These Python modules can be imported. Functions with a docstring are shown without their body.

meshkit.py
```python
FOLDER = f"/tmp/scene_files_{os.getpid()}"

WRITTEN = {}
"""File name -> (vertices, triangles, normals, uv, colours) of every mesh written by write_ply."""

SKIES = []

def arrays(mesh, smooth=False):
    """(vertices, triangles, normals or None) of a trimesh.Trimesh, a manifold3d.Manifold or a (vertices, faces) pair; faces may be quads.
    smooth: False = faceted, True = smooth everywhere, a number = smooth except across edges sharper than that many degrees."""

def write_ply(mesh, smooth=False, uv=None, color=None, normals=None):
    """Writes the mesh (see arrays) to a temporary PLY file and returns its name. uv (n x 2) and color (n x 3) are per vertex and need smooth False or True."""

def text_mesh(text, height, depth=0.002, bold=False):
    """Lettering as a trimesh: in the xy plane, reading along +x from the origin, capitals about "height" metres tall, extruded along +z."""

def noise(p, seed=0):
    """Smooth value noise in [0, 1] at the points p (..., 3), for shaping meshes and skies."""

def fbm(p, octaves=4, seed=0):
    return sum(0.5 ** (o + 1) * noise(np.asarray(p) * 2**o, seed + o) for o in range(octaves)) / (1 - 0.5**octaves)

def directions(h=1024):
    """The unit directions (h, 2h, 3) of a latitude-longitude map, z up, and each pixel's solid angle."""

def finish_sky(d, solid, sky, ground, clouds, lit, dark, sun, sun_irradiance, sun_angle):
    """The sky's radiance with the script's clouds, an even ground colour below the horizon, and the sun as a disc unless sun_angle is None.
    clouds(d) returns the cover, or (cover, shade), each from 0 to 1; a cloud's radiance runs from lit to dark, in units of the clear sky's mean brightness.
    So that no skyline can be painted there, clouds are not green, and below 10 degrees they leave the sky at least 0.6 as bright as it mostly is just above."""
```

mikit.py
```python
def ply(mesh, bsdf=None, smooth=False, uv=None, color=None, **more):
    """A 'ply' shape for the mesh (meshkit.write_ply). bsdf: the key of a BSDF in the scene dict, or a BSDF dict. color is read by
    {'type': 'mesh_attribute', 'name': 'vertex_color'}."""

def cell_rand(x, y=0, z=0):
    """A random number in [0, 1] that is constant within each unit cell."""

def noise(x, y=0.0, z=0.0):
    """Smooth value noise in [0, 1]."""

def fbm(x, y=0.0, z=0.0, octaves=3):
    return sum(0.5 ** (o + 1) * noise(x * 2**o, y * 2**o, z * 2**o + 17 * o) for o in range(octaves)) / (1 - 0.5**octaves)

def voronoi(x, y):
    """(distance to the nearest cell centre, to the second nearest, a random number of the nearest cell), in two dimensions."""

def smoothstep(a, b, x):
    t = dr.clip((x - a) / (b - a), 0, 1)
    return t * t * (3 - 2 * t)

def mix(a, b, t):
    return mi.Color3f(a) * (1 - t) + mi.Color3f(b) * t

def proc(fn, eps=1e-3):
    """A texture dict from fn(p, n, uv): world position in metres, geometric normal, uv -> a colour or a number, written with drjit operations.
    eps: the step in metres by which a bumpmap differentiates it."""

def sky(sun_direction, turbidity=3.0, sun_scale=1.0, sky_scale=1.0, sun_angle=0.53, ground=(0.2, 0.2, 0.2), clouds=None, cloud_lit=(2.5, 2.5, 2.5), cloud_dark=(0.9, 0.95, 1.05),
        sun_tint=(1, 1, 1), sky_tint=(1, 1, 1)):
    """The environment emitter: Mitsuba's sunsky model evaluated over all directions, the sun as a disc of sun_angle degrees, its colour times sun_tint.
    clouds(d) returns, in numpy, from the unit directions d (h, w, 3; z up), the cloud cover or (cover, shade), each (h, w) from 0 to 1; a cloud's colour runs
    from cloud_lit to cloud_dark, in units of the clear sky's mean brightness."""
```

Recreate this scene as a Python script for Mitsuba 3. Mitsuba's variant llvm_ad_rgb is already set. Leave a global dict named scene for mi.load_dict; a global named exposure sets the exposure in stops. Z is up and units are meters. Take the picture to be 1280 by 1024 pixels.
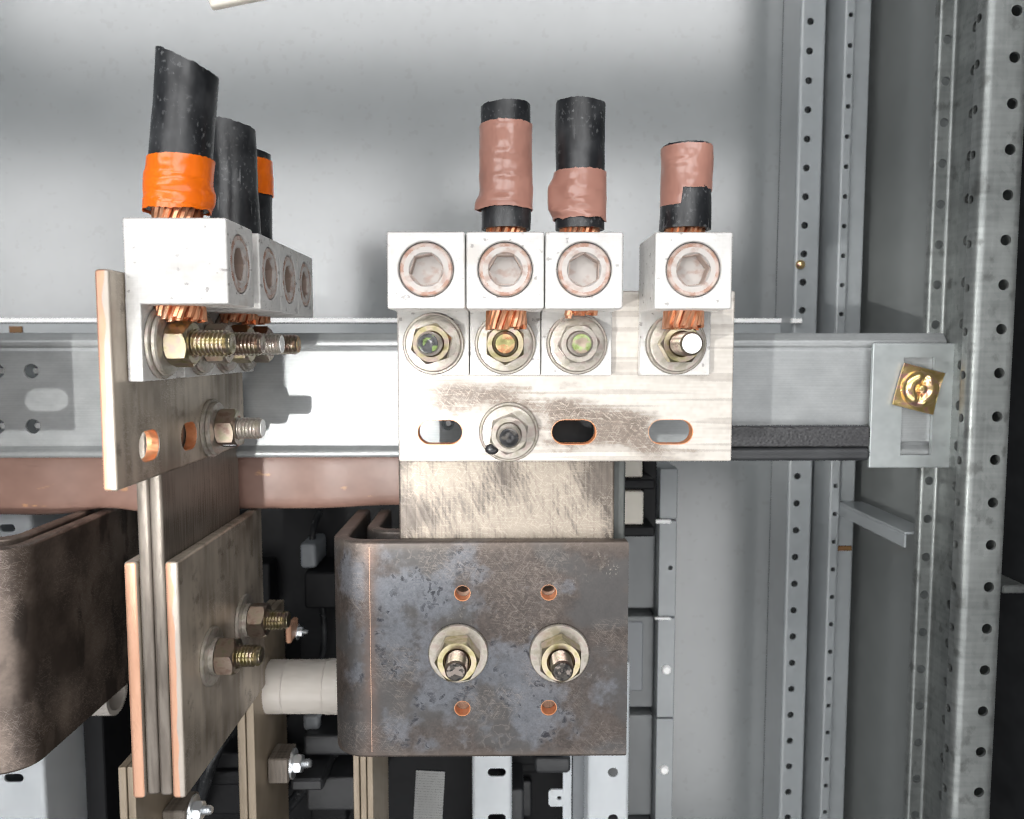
import math, random
import numpy as np, trimesh, manifold3d as m3
import shapely.geometry as sg
import drjit as dr, mitsuba as mi, mikit, meshkit
from mikit import proc, noise, fbm, voronoi, smoothstep, mix, cell_rand
random.seed(7); rng = np.random.default_rng(7)
T = mi.ScalarTransform4f
scene, labels = {'type': 'scene'}, {}
exposure = 0.0

# ------------------------------------------------------------------ camera
FPX, CX, CY = 981.0, 640.0, 512.0            # focal length and centre, in pixels of a 1280 wide picture
_th, _ya = math.atan(77 / FPX), math.atan(10 / FPX)
FW = np.array([math.sin(_ya) * math.cos(_th), math.cos(_ya) * math.cos(_th), -math.sin(_th)])
RT = np.cross(FW, [0, 0, 1]); RT /= np.linalg.norm(RT); UP = np.cross(RT, FW)
scene['camera'] = {'type': 'thinlens', 'aperture_radius': 0.0012, 'focus_distance': 0.455, 'fov': 2 * math.degrees(math.atan(640 / FPX)), 'fov_axis': 'x', 'near_clip': 0.01, 'far_clip': 20.0,
                   'to_world': T().look_at(origin=[0, 0, 0], target=FW.tolist(), up=[0, 0, 1])}

def at(px, py, Y):
    "world point at depth Y seen at a pixel of the 1280 x 1024 photograph (used to measure the place)"
    d = FW + RT * (px - CX) / FPX + UP * (CY - py) / FPX
    return d * Y / d[1]

# ------------------------------------------------------------------ lights: added light panels before the cabinet, an inspection lamp low on the left, dim room light
scene['room_light'] = {'type': 'constant', 'radiance': {'type': 'rgb', 'value': [0.14, 0.145, 0.15]}}
PANEL_R = 5.1
KEY_R = 11500.0
KEY = np.array([-0.25, -0.14, -0.13])

# ------------------------------------------------------------------ helpers: meshes
def tm(m):
    if isinstance(m, trimesh.Trimesh): return m
    q = m.to_mesh(); return trimesh.Trimesh(q.vert_properties[:, :3], q.tri_verts, process=False)

def mf(t):
    return m3.Manifold(m3.Mesh(np.asarray(t.vertices, np.float32), np.asarray(t.faces, np.uint32)))

def rbox(x0, x1, y0, y1, z0, z1, c=0.0008, two=False):
    "box with chamfered edges"
    cs = [(c, 0)] if not two else [(c, 0), (c * .3, c * .3)]
    pts = []
    for x, sx in ((x0, 1), (x1, -1)):
        for y, sy in ((y0, 1), (y1, -1)):
            for z, sz in ((z0, 1), (z1, -1)):
                if two:
                    k = .29 * c
                    for a, b in ((c, 0), (k, k)):
                        pts += [(x + sx * a, y + sy * b, z + sz * c), (x + sx * a, y + sy * c, z + sz * b), (x + sx * c, y + sy * a, z + sz * b)]
                        pts += [(x + sx * b, y + sy * a, z + sz * c), (x + sx * b, y + sy * c, z + sz * a), (x + sx * c, y + sy * b, z + sz * a)]
                else:
                    pts += [(x, y + sy * c, z + sz * c), (x + sx * c, y, z + sz * c), (x + sx * c, y + sy * c, z)]
    return m3.Manifold.hull_points(np.array(pts, float))

def cyl(r, h, n=32, r2=None):
    return m3.Manifold.cylinder(h, r, r if r2 is None else r2, n)

def cyl_y(r, x, y0, y1, z, n=24):
    return cyl(r, y1 - y0, n).rotate([-90, 0, 0]).translate([x, y0, z])

def cyl_x(r, x0, x1, y, z, n=24):
    return cyl(r, x1 - x0, n).rotate([0, 90, 0]).translate([x0, y, z])

def slot_y(x0, x1, z, h, y0, y1):
    r = h / 2
    return m3.Manifold.batch_hull([cyl_y(r, x0 + r, y0, y1, z), cyl_y(r, x1 - r, y0, y1, z)])

def lathe(profile, n=40):
    "closed solid of revolution about z from (r, z) pairs"
    cs = m3.CrossSection([np.array(profile, float)], m3.FillRule.NonZero)
    return m3.Manifold.revolve(cs, n)

def bev(outer, h, c, n=3):
    "polygon extruded along z by h with rounded rims of radius c"
    P = np.asarray(outer, float); P = P[np.linalg.norm(P - np.roll(P, 1, 0), axis=1) > 1e-7]
    a = np.roll(P, 1, 0); b = np.roll(P, -1, 0)
    if sg.Polygon(P).exterior.is_ccw is False: P, a, b = P[::-1], np.roll(P[::-1], 1, 0), np.roll(P[::-1], -1, 0)
    e1 = P - a; e2 = b - P
    n1 = np.c_[e1[:, 1], -e1[:, 0]] / np.linalg.norm(e1, axis=1)[:, None]; n2 = np.c_[e2[:, 1], -e2[:, 0]] / np.linalg.norm(e2, axis=1)[:, None]
    nn = n1 + n2; nn /= (np.einsum('ij,ij->i', nn, n1))[:, None]
    lay = []
    for k in range(n + 1):
        t = k / n * math.pi / 2
        lay.append((c * (1 - math.cos(t)), c * (1 - math.sin(t))))
    lay += [(h - z, o) for z, o in lay[::-1]]
    V = np.vstack([np.c_[P - nn * o, np.full(len(P), z)] for z, o in lay])
    N = len(P); F = []
    for k in range(len(lay) - 1):
        for i in range(N):
            j = (i + 1) % N
            F += [(k * N + i, k * N + j, (k + 1) * N + j), (k * N + i, (k + 1) * N + j, (k + 1) * N + i)]
    cap = m3.triangulate([V[:N, :2].astype(float)])
    F += [tuple(t[::-1]) for t in np.asarray(cap)] + [tuple(t + (len(lay) - 1) * N) for t in np.asarray(cap)]
    return trimesh.Trimesh(V, np.array(F), process=False)

def arc(cx, cy, r, a0, a1, n=8):
    t = np.radians(np.linspace(a0, a1, n))
    return [(cx + r * math.cos(x), cy + r * math.sin(x)) for x in t]

def path_sheet(path, t, z0, z1, round_r=0.0):
    "bent sheet: an open path in plan, thickened and extruded"
    poly = sg.LineString(path).buffer(t / 2, cap_style=2, join_style=2)
    if round_r: pass
    cs = m3.CrossSection([np.array(poly.exterior.coords)[:-1]], m3.FillRule.NonZero)
    return m3.Manifold.extrude(cs, z1 - z0).translate([0, 0, z0])

def fillet(path, r, n=6):
    "rounds the corners of an open path"
    P = [np.array(p, float) for p in path]; out = [P[0]]
    for i in range(1, len(P) - 1):
        u = P[i - 1] - P[i]; v = P[i + 1] - P[i]; lu, lv = np.linalg.norm(u), np.linalg.norm(v); u /= lu; v /= lv
        ang = math.acos(np.clip(u @ v, -1, 1)); d = min(r / math.tan(ang / 2), lu * .45, lv * .45)
        A, B = P[i] + u * d, P[i] + v * d
        for k in range(n + 1):
            s = k / n; out.append((1 - s) ** 2 * A + 2 * s * (1 - s) * P[i] + s * s * B)
    return [tuple(p) for p in out + [P[-1]]]

# ------------------------------------------------------------------ helpers: scene entries
def numbered(base, taken):
    if base not in taken: return base
    k = 1
    while f'{base}_{k:03d}' in taken: k += 1
    return f'{base}_{k:03d}'

tops = set()
def thing(name, label, cat, group=None, kind=None):
    key = numbered(name, tops); tops.add(key)
    labels[key] = {'label': label, 'category': cat}
    if group: labels[key]['group'] = group
    if kind: labels[key]['kind'] = kind
    return key

def put(key, mesh, mat, smooth=30, to_world=None, color=None):
    if not isinstance(mesh, dict): assert len(tm(mesh).faces), key
    d = mesh if isinstance(mesh, dict) else mikit.ply(mesh, smooth=smooth, color=color)
    d = dict(d); d['bsdf'] = {'type': 'ref', 'id': mat}
    if to_world is not None: d['to_world'] = to_world
    assert key not in scene, key
    scene[key] = d
    return key

def part(parent, name, mesh, mat, smooth=30, to_world=None, label=None):
    key = numbered(parent + '__' + name, scene)
    put(key, mesh, mat, smooth, to_world)
    if label: labels[key] = {'label': label}
    return key

def struct(name, mesh, mat, smooth=30):
    put(name, mesh, mat, smooth); labels[name] = {'kind': 'structure'}; tops.add(name)

# ------------------------------------------------------------------ materials
def rgb(*v): return {'type': 'rgb', 'value': list(v) if len(v) == 3 else [v[0]] * 3}
def mat(name, color, rough=0.5, metal=0.0, bump=None, bscale=1.0, eps=3e-4, **more):
    c = proc(color) if callable(color) else rgb(*color)
    r = proc(rough) if callable(rough) else float(rough)
    b = {'type': 'principled', 'base_color': c, 'roughness': r, 'metallic': float(metal), **more}
    if bump is not None: b = {'type': 'bumpmap', 'arbitrary': {**proc(bump, eps)}, 'scale': float(bscale), 'bsdf': b}
    scene[name] = {'type': 'twosided', 'bsdf': b}

def f_wall(p, n, uv):
    g = fbm(p.x * 14, p.y * 14, p.z * 14, 4)
    return mix(mix((.108, .119, .123), (.136, .148, .152), g), (.09, .095, .095), smoothstep(.70, .80, fbm(p.x * 160, p.z * 160, 2.0, 3)) * .35)
mat('wall_paint', f_wall, lambda p, n, uv: .18 + .05 * fbm(p.x * 9, p.y * 9, p.z * 9, 3), 0.0, eta=2.08)
mat('panel_paint', lambda p, n, uv: mix((.24, .26, .27), (.31, .33, .34), fbm(p.x * 20, p.y * 20, p.z * 20, 4)), 0.24, 0.0, specular=0.7)
def f_zinc(p, n, uv):
    s = noise(p.x * 40, p.y * 900, p.z * 1400) * .4 + .3 * noise(p.x * 600, p.y * 600, p.z * 600); g = fbm(p.x * 60, p.y * 60, p.z * 60, 4)
    return mix((.22, .233, .237), (.40, .412, .416), s * .45 + g * .6)
mat('zinc_sheet', f_zinc, 0.36, 0.35)
def f_galv(p, n, uv):
    v, w, c = voronoi(p.x * 260 + p.y * 260, p.z * 200)
    g = fbm(p.x * 40, p.y * 60, p.z * 30, 5); d = smoothstep(.56, .78, fbm(p.x * 140 + 3, p.y * 140, p.z * 90, 5))
    s = noise(p.x * 700, p.y * 700, p.z * 14); h = fbm(p.x * 30 + 8, p.y * 30, p.z * 420, 3)
    b = mix((.145, .156, .153), (.335, .352, .345), c * .16 + g * .62 + s * .14 + (h - .5) * .35)
    return mix(b, (.08, .082, .078), d * .6)
mat('galvanised', f_galv, lambda p, n, uv: .30 + .25 * fbm(p.x * 80, p.y * 80, p.z * 80, 3), 0.65)
def f_grey(p, n, uv):
    return mix((.50, .535, .56), (.62, .65, .67), fbm(p.x * 60, p.y * 60, p.z * 20, 4))
mat('grey_rail', f_grey, 0.5, 0.1)
mat('bracket_zinc', lambda p, n, uv: mix((.30, .325, .325), (.42, .445, .445), fbm(p.x * 120, p.y * 60, p.z * 120, 4)), 0.34, 0.45)
def f_lug(p, n, uv):
    g = fbm(p.x * 400, p.y * 400, p.z * 400, 3); d = smoothstep(.66, .78, fbm(p.x * 300 + 7, p.y * 300, p.z * 300, 4))
    k = smoothstep(.6, .8, fbm(p.x * 60, p.y * 60 + 3, p.z * 60, 3))
    b = mix((.58, .57, .55), (.67, .66, .64), g)
    q = p.x + p.y
    ml = noise(p.z * 2600, q * 60) * .5 + noise(q * 1800, p.z * 30) * .5
    sm = smoothstep(.50, .72, fbm(q * 50 + 2, p.z * 70, 1.0, 4))
    b = mix(b, b * .88, ml * .6 + sm * .6)
    return mix(mix(b, (.50, .46, .42), k * .6), (.22, .20, .19), d * .7)
mat('tin_lug', f_lug, 0.42, 0.22, bump=lambda p, n, uv: fbm(p.x * 900, p.y * 900, p.z * 900, 2), bscale=.0002)
def f_screw(p, n, uv):
    g = fbm(p.x * 220, p.y * 220, p.z * 220, 4)
    return mix((.36, .27, .23), (.44, .41, .385), smoothstep(.25, .52, g))
mat('screw_rim', lambda p, n, uv: mix((.33, .185, .135), (.44, .36, .32), smoothstep(.35, .62, fbm(p.x * 260, p.y * 260, p.z * 260, 3))), 0.36, 0.25)
mat('socket_shade', (.34, .26, .22), 0.35, 0.3)  # darker lining: shade inside the hex socket put into the colour
mat('screw_tin', f_screw, 0.36, 0.18)
def scratch(p, ang, fr, ln):
    c, s = math.cos(ang), math.sin(ang)
    a, b = p.x * c + p.z * s, -p.x * s + p.z * c
    return noise(a * ln, b * fr)
def scr3(p, q):
    "fine short scratches in several directions, 0 to 1"
    a = noise(q * 260, p.z * 2600); b = noise((q + p.z) * 1900, (q - p.z) * 190 + 5); c = noise((q - .6 * p.z) * 2300, (q + p.z) * 210 + 9); d = noise((q + 2.2 * p.z) * 800, (q * 2.2 - p.z) * 130 + 3)
    return dr.clip(smoothstep(.66, .96, a) * .7 + smoothstep(.68, .96, b) * .7 + smoothstep(.68, .96, c) * .7 + smoothstep(.72, .96, d) * .6, 0, 1)
def f_plate(p, n, uv):
    w1 = fbm(p.x * 30 + 11.3, p.z * 44 + 2.2, 0, 6)
    low = smoothstep(-.014, -.026, p.z) * (1 - smoothstep(-.060, -.072, p.z)) * smoothstep(-.062, -.03, p.x) * (1 - .8 * smoothstep(.110, .135, p.x))
    scr = noise(p.x * 60, p.z * 900) * .5 + noise(p.x * 500 + 9, p.z * 500) * .5
    core = dr.exp(-dr.square((p.x - .030) / .034) - dr.square((p.z + .040) / .022)) + .9 * dr.exp(-dr.square((p.x - .082) / .026) - dr.square((p.z + .050) / .018)) + .45 * dr.exp(-dr.square((p.x + .045) / .02) - dr.square((p.z + .04) / .02))
    patch = smoothstep(.40, .60, w1 * .62 + .16 * scr + .26 * core - .02)
    band = smoothstep(.60, .80, noise(p.x * 14 + 40, p.z * 520)) * .30
    br = mix((.085, .060, .045), (.19, .145, .115), scr)
    wh = mix((.47, .435, .39), (.56, .53, .49), scr)
    k = dr.clip(patch * low + band * (1 - patch * low), 0, 1)
    return mix(mix(wh, br, k * .92), (.54, .485, .43), scr3(p, p.x) * k * .5)
mat('tin_plate', f_plate, 0.42, 0.30)
def f_bar(p, n, uv):
    v = noise(p.x * 1300, p.z * 60) * .5 + noise(p.x * 700 + p.z * 320, p.z * 50 + 4) * .5
    w = fbm(p.x * 34 + 5, p.z * 38 + 9, p.y * 30, 6)
    edge = smoothstep(-.050, -.064, p.x) * .6 + smoothstep(.046, .066, p.x) * .40
    wear = smoothstep(.36, .66, w * .75 + v * .25 + .10 * smoothstep(-.100, -.117, p.z) - edge * .35)
    sc = scr3(p, p.x) * smoothstep(.30, .5, w)
    return mix(mix((.07, .057, .048), (.15, .125, .105), v), (.36, .31, .255), dr.clip(wear * .70 + sc * .40, 0, 1))
mat('worn_bar', f_bar, 0.42, 0.35)
def copper_end(p): return mix((.54, .29, .185), (.65, .38, .26), fbm(p.x * 300, p.y * 300, p.z * 80, 3))
def f_bronze(p, n, uv):
    w = fbm(p.y * 26 + 2, p.z * 26, p.x * 24, 6); s = fbm(p.y * 140, p.z * 18, 2.0, 3)
    b = mix((.19, .155, .122), (.50, .435, .36), smoothstep(.32, .68, w * .7 + s * .3 + .9 * dr.maximum(0, .04 - dr.abs(p.y - .361)) * 3))
    d = smoothstep(.60, .76, fbm(p.y * 110, p.z * 110, 3.3, 5))
    b = mix(b, (.13, .105, .085), d * .55)
    b = mix(b, (.56, .50, .43), scr3(p, p.y) * smoothstep(.45, .7, noise(p.y * 45, p.z * 45)) * .4)
    t = noise(p.z * 90, 3.0) * .0022
    rim = smoothstep(-.1826, -.1817, p.x + t - .0011) * (1 - smoothstep(-.170, -.169, p.x))
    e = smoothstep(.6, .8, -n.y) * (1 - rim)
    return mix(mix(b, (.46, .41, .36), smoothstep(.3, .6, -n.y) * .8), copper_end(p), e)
mat('bronze_plate', f_bronze, 0.40, 0.5)
def f_bars_left(p, n, uv):
    v = noise(p.y * 1200, p.z * 60) * .5 + noise(p.x * 900, p.z * 70 + 4) * .5
    w = fbm(p.y * 40 + 5, p.z * 44 + 9, p.x * 200, 5)
    return mix(mix((.10, .085, .07), (.20, .17, .145), v), (.20, .175, .15), smoothstep(.40, .72, w * .8 + v * .25))
mat('worn_bar_side', f_bars_left, 0.42, 0.4)
mat('copper_cut', lambda p, n, uv: copper_end(p), 0.45, 0.3)
mat('copper_hole', lambda p, n, uv: mix((.62, .22, .08), (.80, .40, .22), fbm(p.x * 300, p.y * 300, p.z * 300, 3)), 0.35, 0.5)
BLUE = [(at(px, py, .467), r * .00048) for px, py, r in ((520, 722, 44), (548, 740, 40), (500, 800, 36), (492, 840, 36), (545, 868, 40), (590, 850, 36), (640, 850, 44), (655, 880, 40), (600, 775, 30), (443, 760, 26), (443, 800, 28), (440, 840, 26), (446, 712, 22), (528, 935, 22), (580, 700, 30))]
def f_box(p, n, uv):
    x, z = p.x - (p.y - .467) * .9, p.z
    f = fbm(x * 420, z * 420, p.y * 420, 4); w = fbm(x * 46 + 3.1, z * 46 + 8.7, 0, 5)
    g2 = fbm(x * 1100, z * 1100, 3.0, 2); g3 = fbm(x * 110 + 7, z * 110, 0, 4)
    b = mix((.040, .034, .031), (.128, .104, .093), f * .55 + g3 * .35 + (g2 - .5) * .5)
    b = mix(b, (.075, .075, .076), smoothstep(.45, .62, fbm(x * 34 + 31, z * 34, 0, 4)) * .7)
    fld = mi.Float(0)
    for c, r in BLUE: fld = dr.maximum(fld, dr.exp(-(dr.square(x - float(c[0])) + dr.square(z - float(c[2]))) / (2 * r * r)))
    blue = smoothstep(.44, .92, fld * .50 + (w - .5) * 1.6 + .35 * (f - .5) + (g3 - .5) * .5 + .27)
    line = dr.exp(-dr.square((x + .0816) / .004))
    blue = blue * (1 - .9 * line)
    b = mix(b, (.17, .105, .080), line * .6 * g3 * 1.6)
    b = mix(b, mix((.070, .075, .084), (.190, .203, .232), dr.clip(f * .55 + w * .45 + (g2 - .5) * .4, 0, 1)), blue * .72)
    wx, wz = x + .006 * (fbm(x * 260, z * 260, 0, 2) - .5), z + .006 * (fbm(x * 260 + 5, z * 260, 0, 2) - .5)
    d1, d2, c = voronoi(wx * 105, wz * 105)
    ring = smoothstep(.09, .0, dr.abs(d1 - (.28 + .16 * c))) * smoothstep(.2, .5, c) * smoothstep(.42, .58, fbm(x * 24 + 20, z * 24, 1.0, 2) + .12 * dr.exp(-dr.square(x / .03)))
    b = mix(b, (.20, .175, .16), ring * .38 * smoothstep(.25, .6, noise(x * 420, z * 420)) * (1 - blue * .6))
    e1, e2, k = voronoi(wx * 300 + 9, wz * 300)
    cl = smoothstep(.42, .62, fbm(x * 75, z * 75, 4.0, 2)) * smoothstep(.15, .5, blue)
    spot = dr.maximum(smoothstep(.40 * k, .16, e1), smoothstep(.14, .04, dr.abs(e1 - .38)) * .8) * smoothstep(.50, .75, k) * cl
    b = mix(b, (.022, .023, .030), spot * .9)
    sc = smoothstep(.60, .74, fbm(x * 900, z * 760, 5.0, 3)) * smoothstep(.50, .80, fbm(x * 60 + 4, z * 60, 2.0, 3) * .8 + .40 * dr.exp(-dr.square((x - .055) / .02) - dr.square((z + .135) / .016)) - .05)
    b = mix(b, (.40, .35, .29), sc * .75)
    edge = smoothstep(-.1245, -.1175, z) + smoothstep(-.2455, -.2520, z)
    l = scr3(p, x) * smoothstep(.5, .7, noise(x * 46, z * 46 + 8)) * .35
    b = mix(b, (.15, .12, .10), edge * .45)
    return mix(b, (.30, .25, .215), l)
mat('oxidised_copper', f_box, lambda p, n, uv: .34 + .22 * fbm(p.x * 200, p.y * 200, p.z * 200, 3), 0.55)
def f_boxl(p, n, uv):
    q = p.x * .7 + p.y
    w = fbm(q * 34 + 3, p.z * 30, p.y * 12, 6); g = fbm(p.x * 500, p.y * 500, p.z * 500, 3)
    b = mix((.085, .066, .056), (.27, .215, .18), smoothstep(.28, .72, w * .85 + g * .10))
    b = mix(b, (.05, .04, .035), smoothstep(.56, .7, fbm(q * 60 + 9, p.z * 24, 1.0, 4)) * .7)
    sc = scr3(p, q) * smoothstep(.42, .62, noise(q * 40, p.z * 40 + 2))
    return mix(b, (.40, .33, .29), sc * .35)
mat('dark_tin', lambda p, n, uv: mix((.05, .055, .053), (.10, .105, .10), fbm(p.x * 90, p.y * 90, p.z * 30, 4)), 0.4, 0.3)
mat('brown_copper', f_boxl, 0.40, 0.6)
mat('scored_copper', (.50, .34, .26), 0.35, 0.4)
def f_black(p, n, uv):
    b = mix((.012, .013, .015), (.040, .042, .045), smoothstep(.35, .8, fbm(p.x * 120, p.y * 120, p.z * 60, 4)))
    dust = smoothstep(.60, .80, fbm(p.x * 700, p.y * 700, p.z * 500, 3)) * smoothstep(.40, .65, fbm(p.x * 70, p.y * 70, p.z * 40 + 5, 3))
    st = smoothstep(.80, .92, noise(p.x * 900, p.y * 900, p.z * 60)) * smoothstep(.55, .7, noise(p.x * 90, p.y * 90, p.z * 90))
    return mix(b, (.20, .205, .21), dr.clip(dust * .5 + st * .5, 0, 1))
mat('black_rubber', f_black, lambda p, n, uv: .20 + .22 * fbm(p.x * 90, p.y * 90, p.z * 40, 3), 0.0, specular=0.5)
mat('black_sleeve', lambda p, n, uv: mix((.02, .02, .022), (.05, .05, .053), noise(p.x * 900, p.y * 900, p.z * 900)), 0.42, bump=lambda p, n, uv: noise(p.x * 700, p.y * 700, p.z * 700), bscale=.0006)
mat('tape_orange', lambda p, n, uv: mix((.78, .135, .004), (.84, .17, .008), fbm(p.x * 80, p.y * 80, p.z * 80, 3)), 0.2, specular=0.6, bump=lambda p, n, uv: fbm(p.x * 55 + 4, p.y * 55, p.z * 75, 3), bscale=.0024, eps=4e-4)
mat('tape_tan', lambda p, n, uv: mix((.33, .158, .122), (.41, .21, .165), fbm(p.x * 80, p.y * 80, p.z * 80, 3)), 0.2, specular=0.6, bump=lambda p, n, uv: fbm(p.x * 55 + 4, p.y * 55, p.z * 75, 3), bscale=.0024, eps=4e-4)
mat('copper_wire', lambda p, n, uv: mix((.55, .22, .10), (.90, .50, .32), noise(p.x * 500, p.y * 500, p.z * 200)), 0.28, 0.85)
def f_yz(a, b, c):
    def fn(p, n, uv):
        g = fbm(p.x * 260, p.y * 260, p.z * 260, 3)
        return mix(mix(a, b, smoothstep(.25, .55, g)), c, smoothstep(.50, .75, g))
    return fn
mat('zinc_yellow', f_yz((.33, .29, .15), (.43, .37, .25), (.39, .31, .27)), 0.21, 0.92)
mat('zinc_pink', f_yz((.30, .205, .17), (.40, .32, .26), (.34, .31, .22)), 0.22, 0.92)
mat('zinc_washer', f_yz((.30, .275, .225), (.385, .355, .315), (.35, .29, .26)), 0.34, 0.6)
mat('zinc_gold', f_yz((.62, .46, .18), (.72, .52, .26), (.70, .40, .34)), 0.20, 0.9)
mat('zinc_white', (.78, .80, .82), 0.25, 0.85)
mat('tip_black', f_yz((.015, .015, .016), (.03, .03, .032), (.12, .11, .10)), 0.2, 0.4)
mat('mark_black', (.02, .02, .022), 0.3)
def f_tip(a, b, c):
    def fn(p, n, uv):
        g = fbm(p.x * 420, p.y * 420, p.z * 420, 4); h = fbm(p.x * 300 + 40, p.y * 300, p.z * 300 + 9, 3)
        return mix(mix(a, b, smoothstep(.38, .52, g)), c, smoothstep(.50, .60, h))
    return fn
mat('mark_green', f_tip((.16, .20, .06), (.22, .27, .12), (.28, .22, .17)), 0.3, 0.4)
mat('mark_green_black', f_tip((.008, .008, .009), (.03, .03, .032), (.14, .20, .06)), 0.25, 0.2)
mat('tip_copper', f_tip((.30, .12, .05), (.36, .24, .12), (.22, .20, .08)), 0.3, 0.5)
mat('tip_dark', f_tip((.012, .011, .011), (.05, .045, .04), (.20, .17, .15)), 0.25, 0.6)
mat('tip_silver', (.84, .83, .81), 0.35, 0.5)
mat('white_plastic', (.62, .58, .53), 0.32)
mat('cream_plastic', (.66, .62, .54), 0.4)
def f_brown(p, n, uv):
    g = fbm(p.x * 90, p.y * 90, p.z * 90, 4)
    s = smoothstep(.70, .78, fbm(p.x * 70 + 2, p.y * 60, p.z * 160, 4))
    b = mix((.185, .105, .082), (.26, .155, .125), g)
    return mix(b, (.45, .24, .12), s * .7)
mat('brown_sleeve', f_brown, 0.42)
mat('black_plastic', (.010, .0105, .012), 0.5, specular=0.2)
mat('dark_plastic', lambda p, n, uv: mix((.016, .017, .019), (.040, .042, .045), fbm(p.x * 50, p.y * 50, p.z * 50, 3)), 0.42)
mat('clear_strip', (.20, .215, .23), 0.3)
def f_paper(p, n, uv):
    ln = smoothstep(.35, .45, dr.abs(uv.y * 26 - dr.floor(uv.y * 26) - .5)) * smoothstep(.30, .45, noise(uv.x * 42, dr.floor(uv.y * 26) * 7.3))
    return mix((.27, .275, .27), (.12, .12, .12), ln * .8)
mat('printed_paper', f_paper, 0.5)
mat('lamp_body', (.10, .10, .11), 0.5)
mat('rust', (.17, .085, .03), 0.5)
mat('sliver_and_trim_white', (.95, .95, .94), 0.35)  # white of the painted light sliver, also of screws and lips

# ------------------------------------------------------------------ added light panels and the inspection lamp (outside the frame, in front of the cabinet)
def added_light_panel(x0, x1, z0, z1, y, label, rad=PANEL_R):  # panels added for fill light and for bright bands reflected in the wall
    k = thing('added_light_panel', label, 'lamp')
    part(k, 'housing', rbox(x0 - .012, x1 + .012, y - .05, y - .003, z0 - .012, z1 + .012, .003), 'lamp_body')
    d = mikit.ply((np.array([[x0, y, z0], [x1, y, z0], [x1, y, z1], [x0, y, z1]]), np.array([[0, 2, 1], [0, 3, 2]])))
    d['emitter'] = {'type': 'area', 'radiance': rgb(rad, rad, rad)}
    d['bsdf'] = {'type': 'ref', 'id': 'white_plastic'}
    scene[k + '__diffuser'] = d
added_light_panel(-1.75, -1.20, .03, .57, -1.0, 'added low light panel in front of the cabinet, far left')
added_light_panel(-1.12, -.29, .03, .57, -1.0, 'added low light panel in front of the cabinet, left of middle')
added_light_panel(-.17, .50, .03, .57, -1.0, 'added low light panel in front of the cabinet, right of middle')
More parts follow.
